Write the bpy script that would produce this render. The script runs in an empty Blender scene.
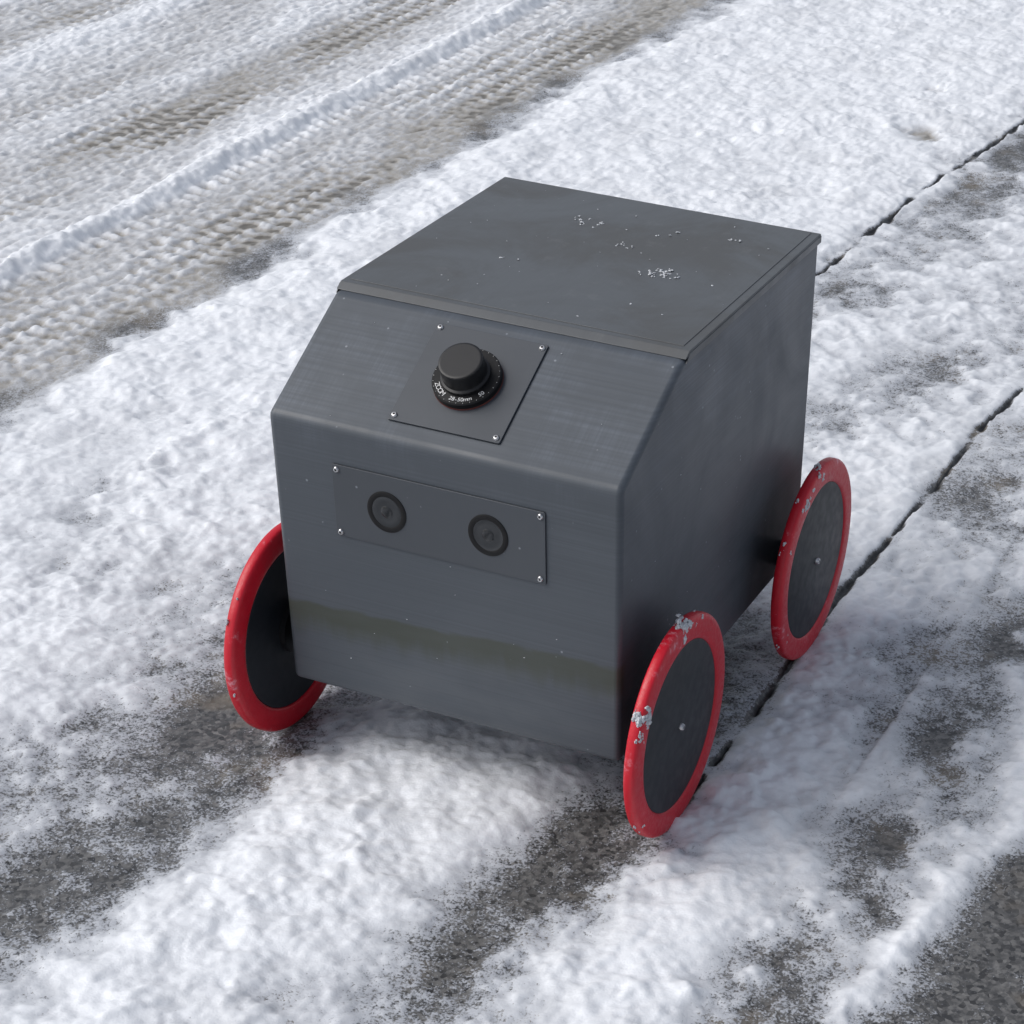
import bpy, bmesh, numpy as np, math, random
from mathutils import Matrix, Vector
random.seed(4)
sc=bpy.context.scene
sc.view_settings.view_transform='Standard'; sc.view_settings.look='None'; sc.view_settings.exposure=0

# ------------------------------------------------------------------ materials
def mat(name):
    m=bpy.data.materials.new(name); m.use_nodes=True
    nt=m.node_tree; b=nt.nodes["Principled BSDF"]; return m,nt,b
def N(nt,t,**k):
    n=nt.nodes.new(t)
    for a,v in k.items(): setattr(n,a,v)
    return n
def L(nt,a,b): nt.links.new(a,b)
def math_(nt,op,a,b=None,c=None,clamp=False):
    n=N(nt,'ShaderNodeMath',operation=op); n.use_clamp=clamp
    for i,v in enumerate((a,b,c)):
        if v is None: continue
        if isinstance(v,(int,float)): n.inputs[i].default_value=v
        else: L(nt,v,n.inputs[i])
    return n.outputs[0]
def mix(nt,f,a,b,blend='MIX'):
    n=N(nt,'ShaderNodeMix',data_type='RGBA',blend_type=blend)
    if isinstance(f,(int,float)): n.inputs[0].default_value=f
    else: L(nt,f,n.inputs[0])
    for i,v in ((6,a),(7,b)):
        if isinstance(v,tuple): n.inputs[i].default_value=(*v,1)
        else: L(nt,v,n.inputs[i])
    return n.outputs[2]
def noise(nt,vec,scale,detail=3,rough=.55,dist=0):
    n=N(nt,'ShaderNodeTexNoise'); n.inputs['Scale'].default_value=scale
    n.inputs['Detail'].default_value=detail; n.inputs['Roughness'].default_value=rough
    n.inputs['Distortion'].default_value=dist
    L(nt,vec,n.inputs['Vector']); return n.outputs['Fac']
def mapping(nt,vec,scale=(1,1,1),rot=(0,0,0)):
    n=N(nt,'ShaderNodeMapping'); n.inputs['Scale'].default_value=scale; n.inputs['Rotation'].default_value=rot
    L(nt,vec,n.inputs['Vector']); return n.outputs[0]
def sstep(nt,v,a,b,lo=0.,hi=1.):
    n=N(nt,'ShaderNodeMapRange',interpolation_type='SMOOTHSTEP')
    L(nt,v,n.inputs[0])
    for i,x in zip((1,2,3,4),(a,b,lo,hi)): n.inputs[i].default_value=x
    return n.outputs[0]
def bump(nt,h,dist,strength=1.,prev=None):
    n=N(nt,'ShaderNodeBump'); n.inputs['Strength'].default_value=strength; n.inputs['Distance'].default_value=dist
    L(nt,h,n.inputs['Height'])
    if prev is not None: L(nt,prev,n.inputs['Normal'])
    return n.outputs[0]
def simple(name,col,rough=.5,metal=0.,spec=.5,var=.1):
    m,nt,b=mat(name)
    tc=N(nt,'ShaderNodeTexCoord').outputs['Object']
    n=noise(nt,tc,60,4)
    c=mix(nt,n,tuple(x*(1-var) for x in col),tuple(min(1,x*(1+var)) for x in col))
    L(nt,c,b.inputs['Base Color']); b.inputs['Metallic'].default_value=metal
    r=sstep(nt,n,.3,.7,max(.03,rough-.06),rough+.06); L(nt,r,b.inputs['Roughness'])
    b.inputs['Specular IOR Level'].default_value=spec
    return m

def body_material(name,col,stain=True,streak=1.0,rough=.42):
    m,nt,b=mat(name)
    tc=N(nt,'ShaderNodeTexCoord').outputs['Object']
    sep=N(nt,'ShaderNodeSeparateXYZ'); L(nt,tc,sep.inputs[0]); X,Y,Z=sep.outputs
    lay=noise(nt,mapping(nt,tc,(.4,.4,400)),1,1,.6)
    lay2=noise(nt,mapping(nt,tc,(.6,.6,70)),1,3,.6)
    cross=noise(nt,mapping(nt,tc,(330,7,7)),1,2,.6)
    blotch=noise(nt,tc,7,4,.6,.6)
    c=mix(nt,sstep(nt,lay,.3,.7),tuple(x*.92 for x in col),tuple(x*1.08 for x in col))
    c=mix(nt,sstep(nt,lay2,.35,.7,0,.25),c,tuple(x*1.20 for x in col))
    c=mix(nt,sstep(nt,blotch,.35,.7,0,.25),c,tuple(x*.82 for x in col))
    scr=math_(nt,'MULTIPLY',sstep(nt,lay,.35,.75,.4,1),sstep(nt,cross,.34,.66,.35,1))
    scr=math_(nt,'MULTIPLY',scr,sstep(nt,noise(nt,tc,8,4,.65),.42,.70))
    hi=sstep(nt,Z,.36,.43)
    scr=math_(nt,'MULTIPLY',scr,math_(nt,'MULTIPLY',hi,.28*streak))
    c=mix(nt,scr,c,(.25,.29,.36))
    rr=sstep(nt,blotch,.3,.7,rough-.07,rough+.10)
    if stain:
        wob=noise(nt,mapping(nt,tc,(14,14,30)),1,5,.6)
        wob2=noise(nt,mapping(nt,tc,(60,60,8)),1,3,.6)
        z1=math_(nt,'SUBTRACT',Z,math_(nt,'MULTIPLY',X,.040))
        z1=math_(nt,'ADD',z1,math_(nt,'MULTIPLY',math_(nt,'SUBTRACT',wob,.5),.022))
        up=sstep(nt,z1,.1965,.2020,1,0)
        lo=sstep(nt,math_(nt,'ADD',z1,math_(nt,'MULTIPLY',math_(nt,'SUBTRACT',wob2,.5),.04)),.152,.186,0,1)
        f=math_(nt,'MULTIPLY',math_(nt,'MULTIPLY',up,lo),sstep(nt,Y,.004,.02,.85,.0))
        c=mix(nt,f,c,(.050,.057,.043))
        film=math_(nt,'MULTIPLY',sstep(nt,Z,.09,.26,.28,0),sstep(nt,noise(nt,mapping(nt,tc,(9,9,40)),1,4),.35,.7))
        c=mix(nt,film,c,(.13,.14,.15))
    vo=N(nt,'ShaderNodeTexVoronoi'); vo.inputs['Scale'].default_value=75; L(nt,tc,vo.inputs['Vector'])
    sp=math_(nt,'MULTIPLY',sstep(nt,vo.outputs['Distance'],.06,.13,1,0),sstep(nt,noise(nt,tc,37,1),.60,.64))
    c=mix(nt,math_(nt,'MULTIPLY',sp,.4),c,(.42,.45,.5))
    L(nt,c,b.inputs['Base Color']); L(nt,rr,b.inputs['Roughness'])
    nb=bump(nt,lay,.0004,.35); nb=bump(nt,blotch,.002,.2,nb)
    L(nt,nb,b.inputs['Normal'])
    return m
def lid_material():
    m,nt,b=mat("lid_plastic"); tc=N(nt,'ShaderNodeTexCoord').outputs['Object']
    a=noise(nt,tc,6,5,.6,.8); s=noise(nt,mapping(nt,tc,(260,4,4)),1,2,.6); t=noise(nt,tc,45,4,.65)
    c=mix(nt,s,(.090,.096,.102),(.100,.107,.114))
    c=mix(nt,sstep(nt,a,.45,.62,0,.38),c,(.080,.078,.073))
    c=mix(nt,sstep(nt,t,.58,.72,0,.25),c,(.16,.165,.17))
    L(nt,c,b.inputs['Base Color']); L(nt,sstep(nt,a,.35,.65,.28,.50),b.inputs['Roughness'])
    L(nt,bump(nt,s,.0003,.3),b.inputs['Normal']); return m
M_body=body_material("printed_plastic",(.070,.081,.096))
M_lid=lid_material()
M_plate=body_material("plate_plastic",(.061,.069,.081),stain=False,streak=.4,rough=.42)
M_black=simple("black_plastic",(.006,.006,.007),.40)
M_matte=simple("matte_black",(.006,.006,.007),.55,spec=.3)
M_disc=simple("hub_disc_black",(.011,.014,.019),.48,var=.05)
M_steel=simple("screw_steel",(.55,.55,.56),.28,1.)
M_hole=simple("recess",(.004,.004,.004),.6)
M_glass=simple("lens_dark",(.015,.017,.02),.12)
M_cone=simple("lens_cone",(.030,.033,.037),.16)
M_white=simple("white_print",(.75,.75,.75),.5)
M_orange=simple("orange_rim",(.10,.02,.015),.4)
def red_mat():
    m,nt,b=mat("red_rubber"); tc=N(nt,'ShaderNodeTexCoord').outputs['Object']
    n=noise(nt,tc,20,6,.7); n2=noise(nt,tc,160,3,.7)
    c=mix(nt,n,(.47,.004,.016),(.70,.010,.030))
    fr=math_(nt,'MULTIPLY',sstep(nt,n,.56,.70),sstep(nt,n2,.40,.62,.25,1))
    c=mix(nt,math_(nt,'MULTIPLY',fr,.60),c,(.80,.50,.57))
    L(nt,c,b.inputs['Base Color']); L(nt,sstep(nt,n2,.3,.7,.28,.5),b.inputs['Roughness'])
    L(nt,bump(nt,n2,.0012,.35),b.inputs['Normal']); return m
M_red=red_mat()
def flake_mat():
    m,nt,b=mat("snow_crumb"); tc=N(nt,'ShaderNodeTexCoord').outputs['Object']
    n=noise(nt,tc,500,3); L(nt,mix(nt,n,(.45,.47,.51),(.84,.86,.89)),b.inputs['Base Color'])
    b.inputs['Roughness'].default_value=.45; L(nt,bump(nt,n,.0012,.7),b.inputs['Normal']); return m
M_flake=flake_mat()

# ------------------------------------------------------------------ mesh helpers
root=bpy.data.objects.new("delivery_robot",None); sc.collection.objects.link(root)
def link(me,name,m,parent=root,smooth=True,mw=None):
    o=bpy.data.objects.new(name,me); sc.collection.objects.link(o)
    if m: me.materials.append(m)
    if smooth:
        for p in me.polygons: p.use_smooth=True
    if parent: o.parent=parent
    if mw is not None: o.matrix_world=mw
    return o
def from_bm(bm,name,m,**k):
    bmesh.ops.recalc_face_normals(bm,faces=bm.faces[:])
    me=bpy.data.meshes.new(name); bm.to_mesh(me); bm.free()
    return link(me,name,m,**k)
def sharpen(o,ang=35):
    try: o.data.set_sharp_from_angle(angle=math.radians(ang))
    except Exception: pass
def extr(prof,x0,x1,name,m,bev=.004,seg=3):
    bm=bmesh.new()
    a=[bm.verts.new((x0,y,z)) for y,z in prof]; b=[bm.verts.new((x1,y,z)) for y,z in prof]
    n=len(prof); bm.faces.new(a); bm.faces.new(b[::-1])
    for i in range(n): bm.faces.new((a[i],a[(i+1)%n],b[(i+1)%n],b[i]))
    bmesh.ops.recalc_face_normals(bm,faces=bm.faces[:])
    if bev: bmesh.ops.bevel(bm,geom=bm.edges[:],offset=bev,segments=seg,profile=.5,affect='EDGES',clamp_overlap=True)
    o=from_bm(bm,name,m)
    mod=o.modifiers.new("wn",'WEIGHTED_NORMAL'); mod.keep_sharp=False; mod.weight=100
    return o
def lathe(prof,name,m,mw,seg=96,parent=root,closed=False,sharp=40):
    bm=bmesh.new(); rings=[]
    for r,h in prof:
        if r<1e-6: rings.append([bm.verts.new((0,0,h))])
        else: rings.append([bm.verts.new((r*math.cos(2*math.pi*i/seg),r*math.sin(2*math.pi*i/seg),h)) for i in range(seg)])
    n=len(rings)
    for k in range(n if closed else n-1):
        A,B=rings[k],rings[(k+1)%n]
        for i in range(seg):
            j=(i+1)%seg
            if len(A)==1 and len(B)==1: continue
            if len(A)==1: bm.faces.new((A[0],B[i],B[j]))
            elif len(B)==1: bm.faces.new((A[i],A[j],B[0]))
            else: bm.faces.new((A[i],A[j],B[j],B[i]))
    o=from_bm(bm,name,m,parent=parent,mw=mw); sharpen(o,sharp); return o

W=.40;H=.5008;h1=.41708;b=.09678;D=.53931;d=.15458;xw=.4500;xl=-.0500;y1=.05765;y2=.47676;R=.12517
sl=(H-h1)/d
zt=H-.0045
body=extr([(0,b),(0,h1),((zt-h1)/sl,zt),(D,zt),(D,b)],-.0035,W+.0015,"body_shell",M_body,.0072,5)
fil=extr([(.17,zt-.01),(.17,zt+.002),(D-.01,zt+.002),(D-.01,zt-.01)],.01,W-.01,"lid_gap_filler",M_hole,0)  # near-black filler block added inside to close the gap under the lid
lid=extr([(d-.0045,zt+.0002),(d+.006,H+.0016),(D+.002,H+.0016),(D+.002,H-.0085),(D-.003,H-.0085),(D-.003,zt+.0002)],-.0045,W+.0025,"lid",M_lid,.0011,3)
for s_,xa,xb in (("left",-.0052,-.0038),("right",W+.0018,W+.0032)):
    extr([(d-.004,zt-.0045),(d+.004,H-.0005),(D+.0015,H-.0005),(D+.0015,H-.0085),(d+.006,H-.0085)],xa,xb,"lid_skirt_"+s_,M_lid,.0003,1)
lidp=extr([(d+.0135,H+.0010),(d+.0135,H+.0024),(D-.003,H+.0024),(D-.003,H+.0010)],.003,W-.008,"lid_top_panel",M_lid,.0005,2)
def slope_m(x,s,h=0.):
    Lg=math.hypot(d,H-h1); t=Vector((0,d,H-h1))/Lg; n=Vector((0,-(H-h1),d))/Lg
    o=Vector((x,0,h1))+t*s+n*h
    return Matrix(((1,t.x,n.x,o.x),(0,t.y,n.y,o.y),(0,t.z,n.z,o.z),(0,0,0,1)))
def front_m(x,z,h=0.):
    return Matrix(((1,0,0,x),(0,0,-1,-h),(0,1,0,z),(0,0,0,1)))
def box_local(w,hh,t,name,m,mw,bev=.0006,rc=.004):
    bm=bmesh.new(); bmesh.ops.create_cube(bm,size=1)
    for v in bm.verts: v.co=Vector((v.co.x*w,v.co.y*hh,(v.co.z+.5)*t))
    bmesh.ops.bevel(bm,geom=[e for e in bm.edges if abs(e.verts[0].co.z-e.verts[1].co.z)>t*.5],offset=rc*.5,segments=3,profile=.5,affect='EDGES')
    bmesh.ops.bevel(bm,geom=[e for e in bm.edges if e.verts[0].co.z>t*.9 and e.verts[1].co.z>t*.9],offset=bev,segments=2,profile=.5,affect='EDGES')
    o=from_bm(bm,name,m,mw=mw); o.modifiers.new("wn",'WEIGHTED_NORMAL'); return o
box_local(.1285,.1290,.0026,"sensor_plate",M_plate,slope_m(.1932,.0866,-.0002))
box_local(.2472,.0818,.0022,"eye_plate",M_plate,front_m(.1943,.3352,-.0002))
def screw(mw,i):
    lathe([(0,.0018),(.0013,.0018),(.0013,.0022),(.0024,.0021),(.0033,.0012),(.0035,0)],"screw_%d"%i,M_steel,mw,20)
    lathe([(0,.00195),(.0014,.00195)],"screw_socket_%d"%i,M_hole,mw,6)
k=0
for x,s in ((.1345,.1452),(.2524,.1453),(.2516,.0275),(.1346,.0282)):
    screw(slope_m(x,s,.0024),k); k+=1
for x,z in ((.0765,.3707),(.3128,.3710),(.0762,.2990),(.3118,.3003)):
    screw(front_m(x,z,.0020),k); k+=1
for i,(x,z) in enumerate(((.1340,.3350),(.2526,.3360))):
    mw=front_m(x,z,.0020)
    lathe([(.0230,0),(.0230,.0006),(.0224,.0010),(.0180,.0011),(.0172,.0006),(.0172,.0002)],"eye_ring_%d"%i,M_matte,mw,64)
    lathe([(.0173,.0005),(.0150,.0007),(.0110,.0004),(.0075,.0003),(0,.0003)],"eye_cone_%d"%i,M_cone,mw,64,sharp=60)
    lathe([(.0070,.0003),(.0062,.0008),(.0046,.0012),(.0024,.0015),(0,.0016)],"eye_pupil_%d"%i,M_glass,mw,48,sharp=70)
mw=slope_m(.1935,.0868,.0022)
lathe([(.0371,0),(.0371,.0016),(.0366,.0022)],"dial_base",M_orange,mw)
lathe([(.0368,.0018),(.0368,.0075),(.0355,.0088),(.0262,.0092),(.0250,.0092),(.0250,.0100)],"dial_ring",M_matte,mw)
lathe([(.0262,.0088),(.0262,.0130),(.0240,.0142),(.0237,.0150),(.0236,.0160),(.0235,.0305),(.0234,.0316),(.0229,.0324),(.0219,.0328),(.0208,.0329),(.0200,.0329),(.01,.0329),(0,.0329)],"dial_cap",M_black,mw,sharp=30)
txt=[(c,a) for c,a in zip("ZOOM",(214,223,232,241))]+[(c,a) for c,a in zip("28-50mm",(262,268,274,280,286,293,301))]+[("5",322),("0",328)]
for i,(ch,a) in enumerate(txt):
    cu=bpy.data.curves.new("dial_mark",'FONT'); cu.body=ch; cu.size=.0065 if i>3 else .0075; cu.align_x='CENTER'; cu.align_y='CENTER'; cu.extrude=.0001
    cu.materials.append(M_white); o=bpy.data.objects.new("dial_mark_%d"%i,cu); sc.collection.objects.link(o); o.parent=root
    ar=math.radians(a); o.matrix_world=mw@Matrix.Translation((.0308*math.cos(ar),.0308*math.sin(ar),.0093))@Matrix.Rotation(ar+math.pi/2,4,'Z')
bm=bmesh.new()
for i in range(0,60,2):
    ml=Matrix.Rotation(2*math.pi*i/60,4,'Z')@Matrix.Translation((.0349,0,.0090))@Matrix.Diagonal((.0010,.0003,.0002,1))
    bmesh.ops.create_cube(bm,size=1,matrix=ml)
from_bm(bm,"dial_ticks",M_white,mw=mw,smooth=False)

def wheel(x,y,name,sgn,seed):
    mw=Matrix.Translation((x,y,R))@Matrix.Rotation(math.pi/2*sgn,4,'Y')@Matrix.Rotation(seed,4,'Z')
    ro=R; ri=.0965; t=.0075
    prof=[]
    for a in range(0,360,15):
        ar=math.radians(a); cx=(ro+ri)/2; rr=(ro-ri)/2
        ca,sa=math.cos(ar),math.sin(ar)
        prof.append((cx+rr*math.copysign(abs(ca)**.6,ca), -t+t*math.copysign(abs(sa)**.5,sa)))
    lathe(prof,name+"_tire",M_red,mw,128,closed=True,sharp=80)
    lathe([(0,-.0018),(.094,-.0018),(.0970,-.0026),(.0980,-.006),(.0980,-.010),(.096,-.0128),(0,-.0128)],name+"_disc",M_disc,mw,96)
    lathe([(0,.0012),(.0018,.0012),(.0018,.0022),(.0034,.0020),(.0042,.0008),(.0044,-.0020)],name+"_bolt",M_steel,mw,24)
    lathe([(.030,-.0126),(.030,-.020),(.016,-.022),(.016,-.064)],name+"_axle",M_black,mw,40)
wheel(xw,y1,"wheel_a",1,.3);wheel(xw,y2,"wheel_b",1,2.);wheel(xl,y1,"wheel_c",-1,4.);wheel(xl,y2,"wheel_d",-1,1.)
extr([(y1-.02,b-.012),(y1-.02,b+.01),(y1+.02,b+.01),(y1+.02,b-.012)],.02,W-.02,"front_axle_beam",M_hole,.003,2)
extr([(y2-.02,b-.012),(y2-.02,b+.01),(y2+.02,b+.01),(y2+.02,b-.012)],.02,W-.02,"rear_axle_beam",M_hole,.003,2)

bm=bmesh.new()
def crumb(p,r,flat=.6,n=3,spread=.8,jit=.16):
    for _ in range(n):
        q=Vector(p)+Vector((random.gauss(0,r*spread),random.gauss(0,r*spread),random.gauss(0,r*spread*.45)))
        rr=r*random.uniform(.4,1.)
        ml=Matrix.Translation(q)@Matrix.Rotation(random.random()*6,4,'Z')@Matrix.Diagonal((rr*random.uniform(.6,1.5),rr*random.uniform(.5,1.),rr*flat,1))
        vs=bmesh.ops.create_icosphere(bm,subdivisions=2,radius=1,matrix=ml)['verts']
        for v in vs: v.co+=Vector([random.gauss(0,rr*jit) for _ in range(3)])
for _ in range(44):
    crumb((random.uniform(.01,W-.015),random.uniform(d+.02,D-.01),H+.0026),random.choice((.0005,.0007,.0009,.0013)),.35,1)
for x,y,n in ((.285,.335,16),(.30,.345,12),(.145,.45,9),(.165,.44,5),(.22,.40,6),(.13,.30,2),(.25,.46,4),(.33,.47,3)):
    for _ in range(n): crumb((x+random.gauss(0,.009),y+random.gauss(0,.007),H+.0027),.0019,.35,2)
for _ in range(16):
    crumb((random.uniform(.02,W-.02),-.0003,random.uniform(.11,.40)),random.choice((.0005,.0007,.0009)),.5,1)
for _ in range(14):
    crumb((W+.0018,random.uniform(.02,D-.1),random.uniform(.12,.38)),random.choice((.0005,.0007,.0011)),.5,1)
for _ in range(8):
    s=random.uniform(.0,.16);q=slope_m(random.uniform(.02,.38),s,.0003).translation; crumb(q,.0007,.5,1)
def tirecrumb(wi,ang,n,r,sp=3.):
    cx,cy=(xw,y1) if wi==0 else ((xw,y2) if wi==1 else (xl,y1))
    sgn=-1 if wi<2 else 1
    for _ in range(n):
        a=math.radians(ang+random.gauss(0,sp))
        if random.random()<.6: rad=random.uniform(.108,.1225); xx=cx+(-.0008 if wi<2 else .0008)
        else: rad=.1245; xx=cx+sgn*random.uniform(.003,.011)
        for _ in range(4):
            q=Vector((xx,cy+rad*math.cos(a)+random.gauss(0,r*.5),R+rad*math.sin(a)+random.gauss(0,r*.5)))
            rr=r*random.uniform(.35,.95)
            ml=Matrix.Translation(q)@Matrix.Rotation(random.random()*6,4,'X')@Matrix.Diagonal((rr*.5,rr*random.uniform(.6,1.4),rr*random.uniform(.5,1.),1))
            vs=bmesh.ops.create_icosphere(bm,subdivisions=2,radius=1,matrix=ml)['verts']
            for v in vs: v.co+=Vector([random.gauss(0,rr*.16) for _ in range(3)])
tirecrumb(0,89,16,.0044,2.6); tirecrumb(0,70,3,.0022); tirecrumb(0,146,18,.0046,2.6); tirecrumb(0,156,5,.0030,2); tirecrumb(0,215,4,.002)
tirecrumb(1,92,10,.0032,3); tirecrumb(1,118,12,.0034,3); tirecrumb(1,150,6,.0025); tirecrumb(1,215,5,.002,5)
tirecrumb(2,150,5,.0022,5); tirecrumb(2,190,4,.002,5)
from_bm(bm,"snow_crumbs",M_flake)

# ------------------------------------------------------------------ ground
rng=np.random.RandomState(7)
PERM=np.concatenate([rng.permutation(256)]*2).astype(np.int32)
ANG=rng.rand(256)*2*np.pi; GX=np.cos(ANG).astype(np.float32); GY=np.sin(ANG).astype(np.float32)
def perlin(x,y,seed=0):
    x,y=.8*x+.6*y,-.6*x+.8*y      # keep the lattice off the world axes
    x=x+seed*17.31; y=y+seed*9.73
    xf=np.floor(x); yf=np.floor(y)
    xi=xf.astype(np.int64)&255; yi=yf.astype(np.int64)&255
    u=(x-xf).astype(np.float32); v=(y-yf).astype(np.float32)
    def g(a,b_,dx,dy):
        h=PERM[PERM[a&255]+(b_&255)]&255
        return GX[h]*dx+GY[h]*dy
    su=u*u*u*(u*(u*6-15)+10); sv=v*v*v*(v*(v*6-15)+10)
    a=g(xi,yi,u,v); b_=g(xi+1,yi,u-1,v); c=g(xi,yi+1,u,v-1); e=g(xi+1,yi+1,u-1,v-1)
    a=a+su*(b_-a); c=c+su*(e-c)
    return 1.5*(a+sv*(c-a))
def fbm(x,y,f,o,seed,gain=.5):
    s=0;amp=1
    for i in range(o):
        s=s+amp*perlin(x*f,y*f,seed+i*3); f*=2.03; amp*=gain
    return s
xs=np.arange(-2.7,1.1,.0036)
ys=[-.70]
while ys[-1]<3.9: ys.append(ys[-1]+.0032+.0011*max(0,ys[-1]))
ys=np.array(ys)
def ext(a):
    o=[]; p=a[0]; s=.01
    while s<120: s*=1.45; p-=s; o.append(p)
    o2=[]; p=a[-1]; s=.01
    while s<120: s*=1.45; p+=s; o2.append(p)
    return np.concatenate([np.array(o[::-1]),a,np.array(o2)])
xs=ext(xs); ys=ext(ys)
X,Y=np.meshgrid(xs,ys); nx,ny=len(xs),len(ys)
wx=X+.045*fbm(X,Y*.7,2.6,2,1)+.026*fbm(X,Y,9,3,2)
wx=wx-np.where(X>.6,np.interp(Y,[.1,.32],[0,.05]),0)
profs={
-.40:([-3,-.7,-.47,-.33,-.25,-.18,-.09,-.03,.03,.10,.22,.30,.36,.42,.46,.52,.58,.64,.68,.71,.745,.78,.84,.95,1.1],
      [8,10,10,6,4,1,-1,4,11,12,9,6,3,5,10,9,4,2,2,5,12,3,-2,-2,4]),
.05:([-3,-.7,-.47,-.38,-.32,-.24,-.18,-.10,-.04,.00,.04,.10,.25,.31,.35,.40,.44,.50,.56,.62,.665,.70,.74,.785,.84,.95,1.1],
     [8,9,12,10,7,4,1,-2,-1,4,14,16,13,6,0,0,5,12,10,4,1,5,13,3,-2,-2,4]),
.45:([-3,-.9,-.72,-.5,-.35,-.25,-.1,0,.1,.3,.38,.47,.53,.60,.66,.70,.75,.8,1.],
     [2,0,10,13,9,6,2,4,4,1,1,9,10,3,0,5,10,5,4]),
.90:([-3,-.93,-.86,-.80,-.5,-.2,0,.15,.3,.42,.46,.52,.57,.64,.70,.8,1.],
     [2,0,3,13,14,12,13,10,10,11,5,3,2,7,4,6,4]),
1.4:([-3,-.92,-.86,-.80,-.5,-.2,-.06,-.02,.0,.06,.11,.2,.33,.42,.47,.6,1],
     [2,0,3,13,14,15,15,8,0,0,7,9,6,8,5,5,5]),
2.6:([-3,-.90,-.82,-.76,-.5,-.25,0.0,.06,.09,.15,.2,.35,.6,1],
     [2,0,4,13,15,16,15,9,-1,-1,6,8,6,5]),
3.6:([-3,-.88,-.80,-.74,-.5,-.2,.1,.16,.19,.25,.3,.45,.6,1],
     [2,0,4,13,15,16,15,9,-1,-1,6,8,6,5]),
}
ks=sorted(profs); T=np.zeros_like(X)
for i,kk in enumerate(ks):
    wgt=np.interp(Y[:,0],ks,[1. if j==i else 0. for j in range(len(ks))])[:,None]
    T+=wgt*np.interp(wx,*profs[kk])
low=fbm(X,Y*.8,5,3,5); mid=fbm(X,Y,19,4,9,.6); fine=fbm(X,Y,100,2,13)
rmask=np.clip(.40+1.3*fbm(X,Y,5,2,71)-.25*np.clip(Y-.6,0,1.2),0,1)
road=np.clip((-.86+.05*low-X)/.07,0,1); road=road*road*(3-2*road)
walk=1-road
T+=walk*(3.8*low+3.6*mid+.9*fine)
def blob(cx,cy,rx,ry,a,T):
    wxx=X+.03*mid; q=((wxx-cx)/rx)**2+((Y+.03*low-cy)/ry)**2
    return T+a*np.exp(-q)
for bl in ((.365,-.08,.06,.10,-6),(.345,-.26,.05,.06,-5),(.655,.12,.05,.06,-5),(.655,.35,.035,.06,-7),(.66,.61,.035,.06,-7),
           (.15,.0,.14,.06,4),(-.41,.10,.09,.09,3),(.50,.1,.06,.14,4),(.74,-.2,.05,.08,-5),(.86,.05,.08,.2,-6),
           (-.13,.03,.05,.10,-7),(-.12,-.34,.04,.09,-6),(-.11,-.17,.07,.05,3),(-.30,-.12,.05,.10,-4),(-.52,.22,.05,.10,-5),(.30,1.35,.10,.14,-6),(.22,1.15,.06,.1,-5),
           (.52,.98,.06,.16,-3),(.57,1.25,.05,.12,-3),(-.02,2.5,.05,.12,-4),(-.30,2.05,.2,.12,-4),(.60,-.12,.05,.10,-4),(-.60,.45,.05,.15,-5),
           (-.45,1.6,.08,.3,-4),(-.40,.75,.07,.14,-4),(-.08,2.53,.035,.05,-16),(-.15,2.83,.025,.035,-13)):
    T=blob(*bl,T)
n1=fbm(X,Y*.4,6,4,31); n2=fbm(X,Y*.6,40,4,35,.65)
rut=np.interp(wx+.25*(X-wx),[-6,-2.35,-2.25,-2.05,-1.98,-1.92,-1.82,-1.62,-1.52,-1.42,-1.33,-1.27,-1.2,-1.14,-1.04,-.97,-.90,-.84],
                 [5,  4,    3.0,    3.0,    8,    8,   5.5,   6.5,   1.5,   1.5,   7,   8,  7,   4.5,  3.5,  .2,  -1.2, 3])
wr=X+.010*perlin(X*0,Y*2.2,41)+.004*perlin(X*0,Y*11,42)+.003*mid
ridge=20*np.exp(-(np.abs((wr+1.222)/.026))**2.4)*(1+.22*perlin(X*3,Y*9,44))
ridge+=9*np.exp(-((wr+1.955)/.035)**2)+5*np.exp(-((wr+2.3)/.03)**2)
yy=Y+.006*fbm(X,Y,12,2,46)
tooth=np.clip(np.sin(2*np.pi*yy/.034)*1.5,-1,1)*np.clip(.8+perlin(X*2,Y*6,47),0,1)
ridge+=5*np.exp(-((wr+1.168)/.018)**2)*tooth
def tread(c,w,per,ph):
    xx=X+.008*fbm(X,Y,10,2,48)
    u=(xx-c)/w; m=np.clip((1-np.abs(u))*4,0,1)
    zig=np.abs(((xx-c)/.055)%1-.5)*.9
    a=np.sin(2*np.pi*(yy/per+zig+ph+.15*perlin(X*5,Y*5,50)))
    g=np.cos(2*np.pi*(xx-c)/.052)
    return m*(2.4*np.clip(a*2,-1,1)+2.6*np.clip(g*2.4,-1,.6))
tr=tread(-1.02,.135,.036,0)+tread(-1.48,.12,.036,.3)+tread(-2.13,.12,.036,.1)+.6*tread(-1.72,.09,.034,.6)
fade=np.clip(.60+1.1*fbm(X,Y*.6,3.5,2,55),0,1.1)
dotn=np.clip(fbm(X,Y*.75,60,2,57)*2.2,-1,1)
T=T*walk+road*(rut+3.6*n1+2.0*n2+1.2*dotn+.8*fine+ridge+tr*fade)
T+=walk*6*np.exp(-((wx+.74)/.06)**2)*np.clip((Y-.3)/.5,0,1)
c1=np.interp(Y,[-9,.0,.17,.64,.84,1.2,1.38,1.9,4],[.441,.441,.441,.437,.447,.452,.469,.495,.62])+.0026*fbm(X*0,Y,16,3,61)
c2=np.interp(Y,[-9,1.3,1.7,2.18,2.7,3.3,5],[-.03,-.018,.009,.034,.089,.16,.36])+.003*fbm(X*0,Y,14,3,63)
fill=np.clip(1.15-1.6*np.clip(fbm(X,Y,13,3,77),0,1),.12,1)     # snow bridging the joints in places
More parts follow.
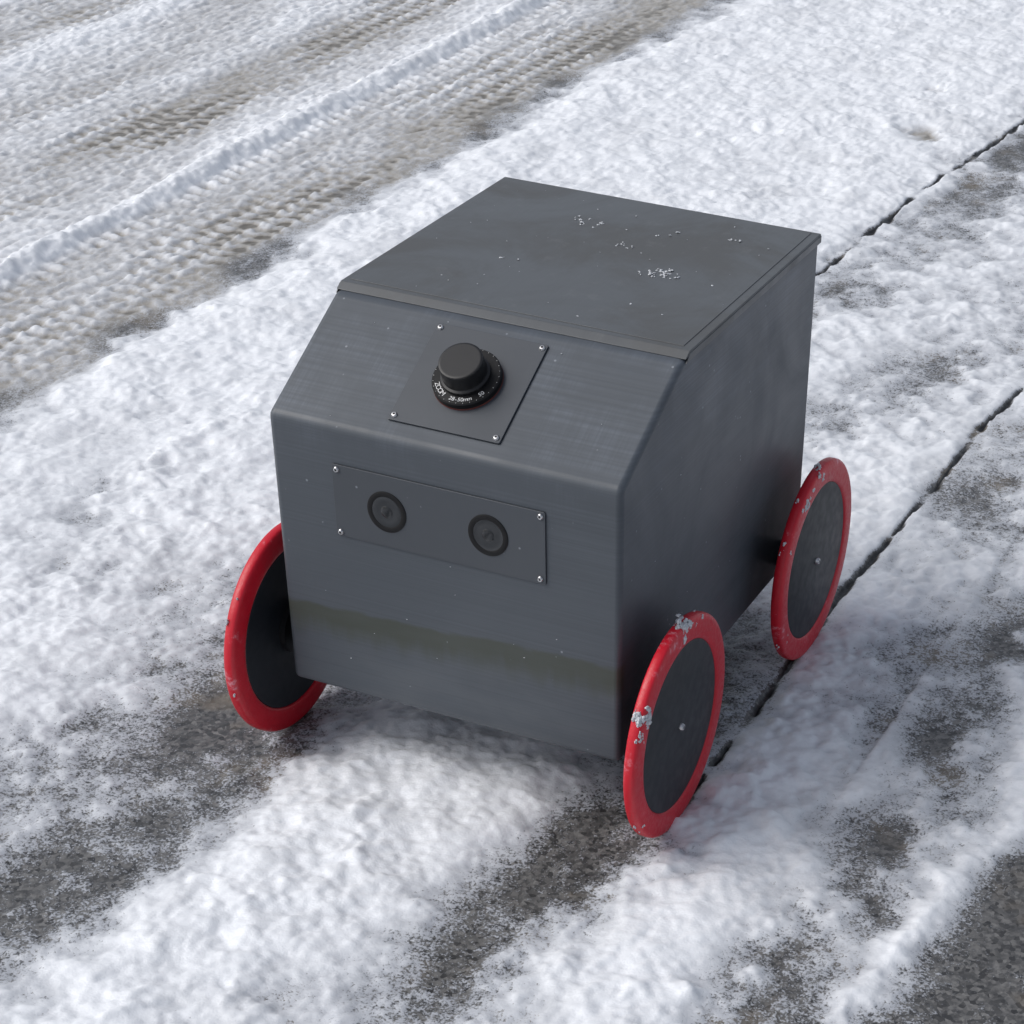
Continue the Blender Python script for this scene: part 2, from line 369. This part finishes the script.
w1=.0036*(1+1.2*fbm(X*0,Y,22,3,65)); m1=np.exp(-(np.abs(X-c1)/np.maximum(w1,.0006))**3)*np.clip((Y-.05)/.1,0,1)*(X<.9)
w2=.0042*(1+1.0*fbm(X*0,Y,17,3,66)); m2=np.exp(-(np.abs(X-c2)/np.maximum(w2,.0008))**3)*np.clip((Y-1.2)/.1,0,1)
e1=np.exp(-((X-c1)/.018)**2)*np.clip((Y-.05)/.1,0,1)
crack=np.clip(m1+m2,0,1)*fill
T-=e1*4.5*np.clip(.6+1.2*mid,0,2)
thk=3.0*np.log1p(np.exp(np.clip(T/3.0,-20,20)))
snowy=np.clip(T/7,0,1)
clod=np.maximum(0,fbm(X,Y,22,3,15,.5)); clod2=np.abs(perlin(X*60,Y*60,21))
hgt=thk*.95-1.2+walk*snowy*(1.0*mid+rmask*(6.5*clod+.8*clod2))+.5*fine*(1-.6*snowy)+road*(.9*n2+.6*dotn)
hgt-=crack*7
Z=hgt*.001
cover=T/8+.42-crack*3
earth=np.exp(-((X+.08)/.05)**2-((Y-2.53)/.07)**2)*1.6+np.exp(-((X+.15)/.035)**2-((Y-2.83)/.05)**2)*1.3
roadA=np.clip(road+earth,0,1)
co_=np.stack([X.ravel(),Y.ravel(),Z.ravel()],1).astype(np.float32)
me=bpy.data.meshes.new("snowy_ground"); me.vertices.add(nx*ny); me.vertices.foreach_set("co",co_.ravel())
ii=(np.arange(ny-1)[:,None]*nx+np.arange(nx-1)[None,:]).ravel().astype(np.int32)
q=np.stack([ii,ii+1,ii+nx+1,ii+nx],1).ravel()
nf=len(ii); me.loops.add(nf*4); me.loops.foreach_set("vertex_index",q)
me.polygons.add(nf); me.polygons.foreach_set("loop_start",np.arange(nf,dtype=np.int32)*4)
try: me.polygons.foreach_set("loop_total",np.full(nf,4,dtype=np.int32))
except Exception: pass
me.update(calc_edges=True)
me.polygons.foreach_set("use_smooth",np.ones(nf,dtype=bool))
for nm,ar in (("cover",cover),("road",roadA),("crack",crack)):
    at=me.attributes.new(nm,'FLOAT','POINT'); at.data.foreach_set("value",ar.ravel().astype(np.float32))
def ground_mat():
    m,nt,b_=mat("snow_and_asphalt")
    tc=N(nt,'ShaderNodeTexCoord').outputs['Object']
    def att(n_):
        a=N(nt,'ShaderNodeAttribute'); a.attribute_name=n_; return a.outputs['Fac']
    cov,rd,cr=att("cover"),att("road"),att("crack")
    g1=noise(nt,tc,330,2,.7); g2=noise(nt,tc,110,2,.65); g3=noise(nt,tc,26,3,.6)
    big=noise(nt,tc,6,3,.65)
    vo=N(nt,'ShaderNodeTexVoronoi'); vo.inputs['Scale'].default_value=190; L(nt,tc,vo.inputs['Vector'])
    vs=N(nt,'ShaderNodeSeparateColor'); L(nt,vo.outputs['Color'],vs.inputs[0])
    asp=mix(nt,vs.outputs[0],(.035,.035,.036),(.19,.187,.183))
    asp=mix(nt,sstep(nt,g2,.4,.65,0,.6),asp,(.045,.045,.047))
    asp=mix(nt,sstep(nt,big,.52,.66,0,.55),asp,(.20,.165,.12))
    sl_=mix(nt,g3,(.31,.29,.255),(.54,.515,.475))
    sl_=mix(nt,sstep(nt,g1,.35,.65,0,.4),sl_,(.23,.205,.175))
    sl_=mix(nt,sstep(nt,cov,-.2,.3,.75,0),sl_,(.115,.105,.088))
    bare=mix(nt,rd,asp,sl_)
    amp=math_(nt,'SUBTRACT',1,math_(nt,'MULTIPLY',rd,.5))
    n_=math_(nt,'ADD',math_(nt,'MULTIPLY',math_(nt,'SUBTRACT',g1,.5),3.0),math_(nt,'MULTIPLY',math_(nt,'SUBTRACT',g2,.5),1.7))
    n_=math_(nt,'MULTIPLY',n_,amp)
    c=sstep(nt,math_(nt,'ADD',cov,n_),.1,.9)
    depth=math_(nt,'ADD',cov,math_(nt,'MULTIPLY',math_(nt,'SUBTRACT',g3,.5),1.4))
    snow=mix(nt,sstep(nt,depth,.4,2.0),(.42,.44,.48),(.88,.905,.945))
    snow=mix(nt,sstep(nt,g2,.35,.65,.10,0),snow,(.52,.55,.60))
    snow=mix(nt,sstep(nt,big,.48,.70,0,.30),snow,(.54,.555,.585))
    snow=mix(nt,math_(nt,'MULTIPLY',rd,sstep(nt,cov,.6,2.0,.26,.0)),snow,(.66,.625,.57))
    col=mix(nt,c,bare,snow)
    col=mix(nt,sstep(nt,cr,.35,.8),col,(.020,.020,.020))
    L(nt,col,b_.inputs['Base Color'])
    r=mix(nt,c,(.34,.34,.34),(.50,.50,.50)); L(nt,r,b_.inputs['Roughness'])
    b_.inputs['Specular IOR Level'].default_value=.5
    hh=math_(nt,'ADD',math_(nt,'MULTIPLY',g1,.0006),math_(nt,'MULTIPLY',g2,.0010))
    L(nt,bump(nt,hh,1.,.65),b_.inputs['Normal'])
    return m
me.materials.append(ground_mat())
go=bpy.data.objects.new("snowy_ground",me); sc.collection.objects.link(go)

# ------------------------------------------------------------------ light
sd=Vector((-.70,-.36,.84)).normalized()
el=math.asin(sd.z); az=math.atan2(sd.x,sd.y)
w=bpy.data.worlds.new("World"); sc.world=w; w.use_nodes=True; nt=w.node_tree
sky=nt.nodes.new('ShaderNodeTexSky'); sky.sky_type='NISHITA'; sky.sun_disc=False
sky.sun_elevation=el; sky.sun_rotation=az; sky.air_density=1.; sky.dust_density=3.; sky.ozone_density=1.
hs=nt.nodes.new('ShaderNodeHueSaturation'); hs.inputs['Saturation'].default_value=.50
nt.links.new(sky.outputs[0],hs.inputs['Color'])
bg=nt.nodes['Background']; nt.links.new(hs.outputs[0],bg.inputs[0]); bg.inputs[1].default_value=.124
ld=bpy.data.lights.new("sun",'SUN'); ld.energy=1.45; ld.angle=math.radians(45); ld.color=(1,.99,.97)
lo=bpy.data.objects.new("sun",ld); sc.collection.objects.link(lo)
lo.rotation_euler=(-sd).to_track_quat('-Z','Y').to_euler(); lo.location=(-3,-2,5)

# ------------------------------------------------------------------ camera
C=Vector((1.16791,-1.68533,1.33119)); yaw,pitch,roll=-.37661,-.66210,.04264
f=Vector((math.sin(yaw)*math.cos(pitch),math.cos(yaw)*math.cos(pitch),math.sin(pitch)))
r=f.cross(Vector((0,0,1))).normalized(); u=r.cross(f)
c_,s_=math.cos(roll),math.sin(roll); r2=r*c_+u*s_; u2=-r*s_+u*c_
cd=bpy.data.cameras.new("camera"); cam=bpy.data.objects.new("camera",cd); sc.collection.objects.link(cam)
cam.matrix_world=Matrix(((r2.x,u2.x,-f.x,C.x),(r2.y,u2.y,-f.y,C.y),(r2.z,u2.z,-f.z,C.z),(0,0,0,1)))
cd.sensor_width=36; cd.lens=36*2062.29/1024; cd.shift_x=-186.632/1024; cd.shift_y=407.994/1024
cd.clip_start=.05; cd.clip_end=2000
sc.camera=cam
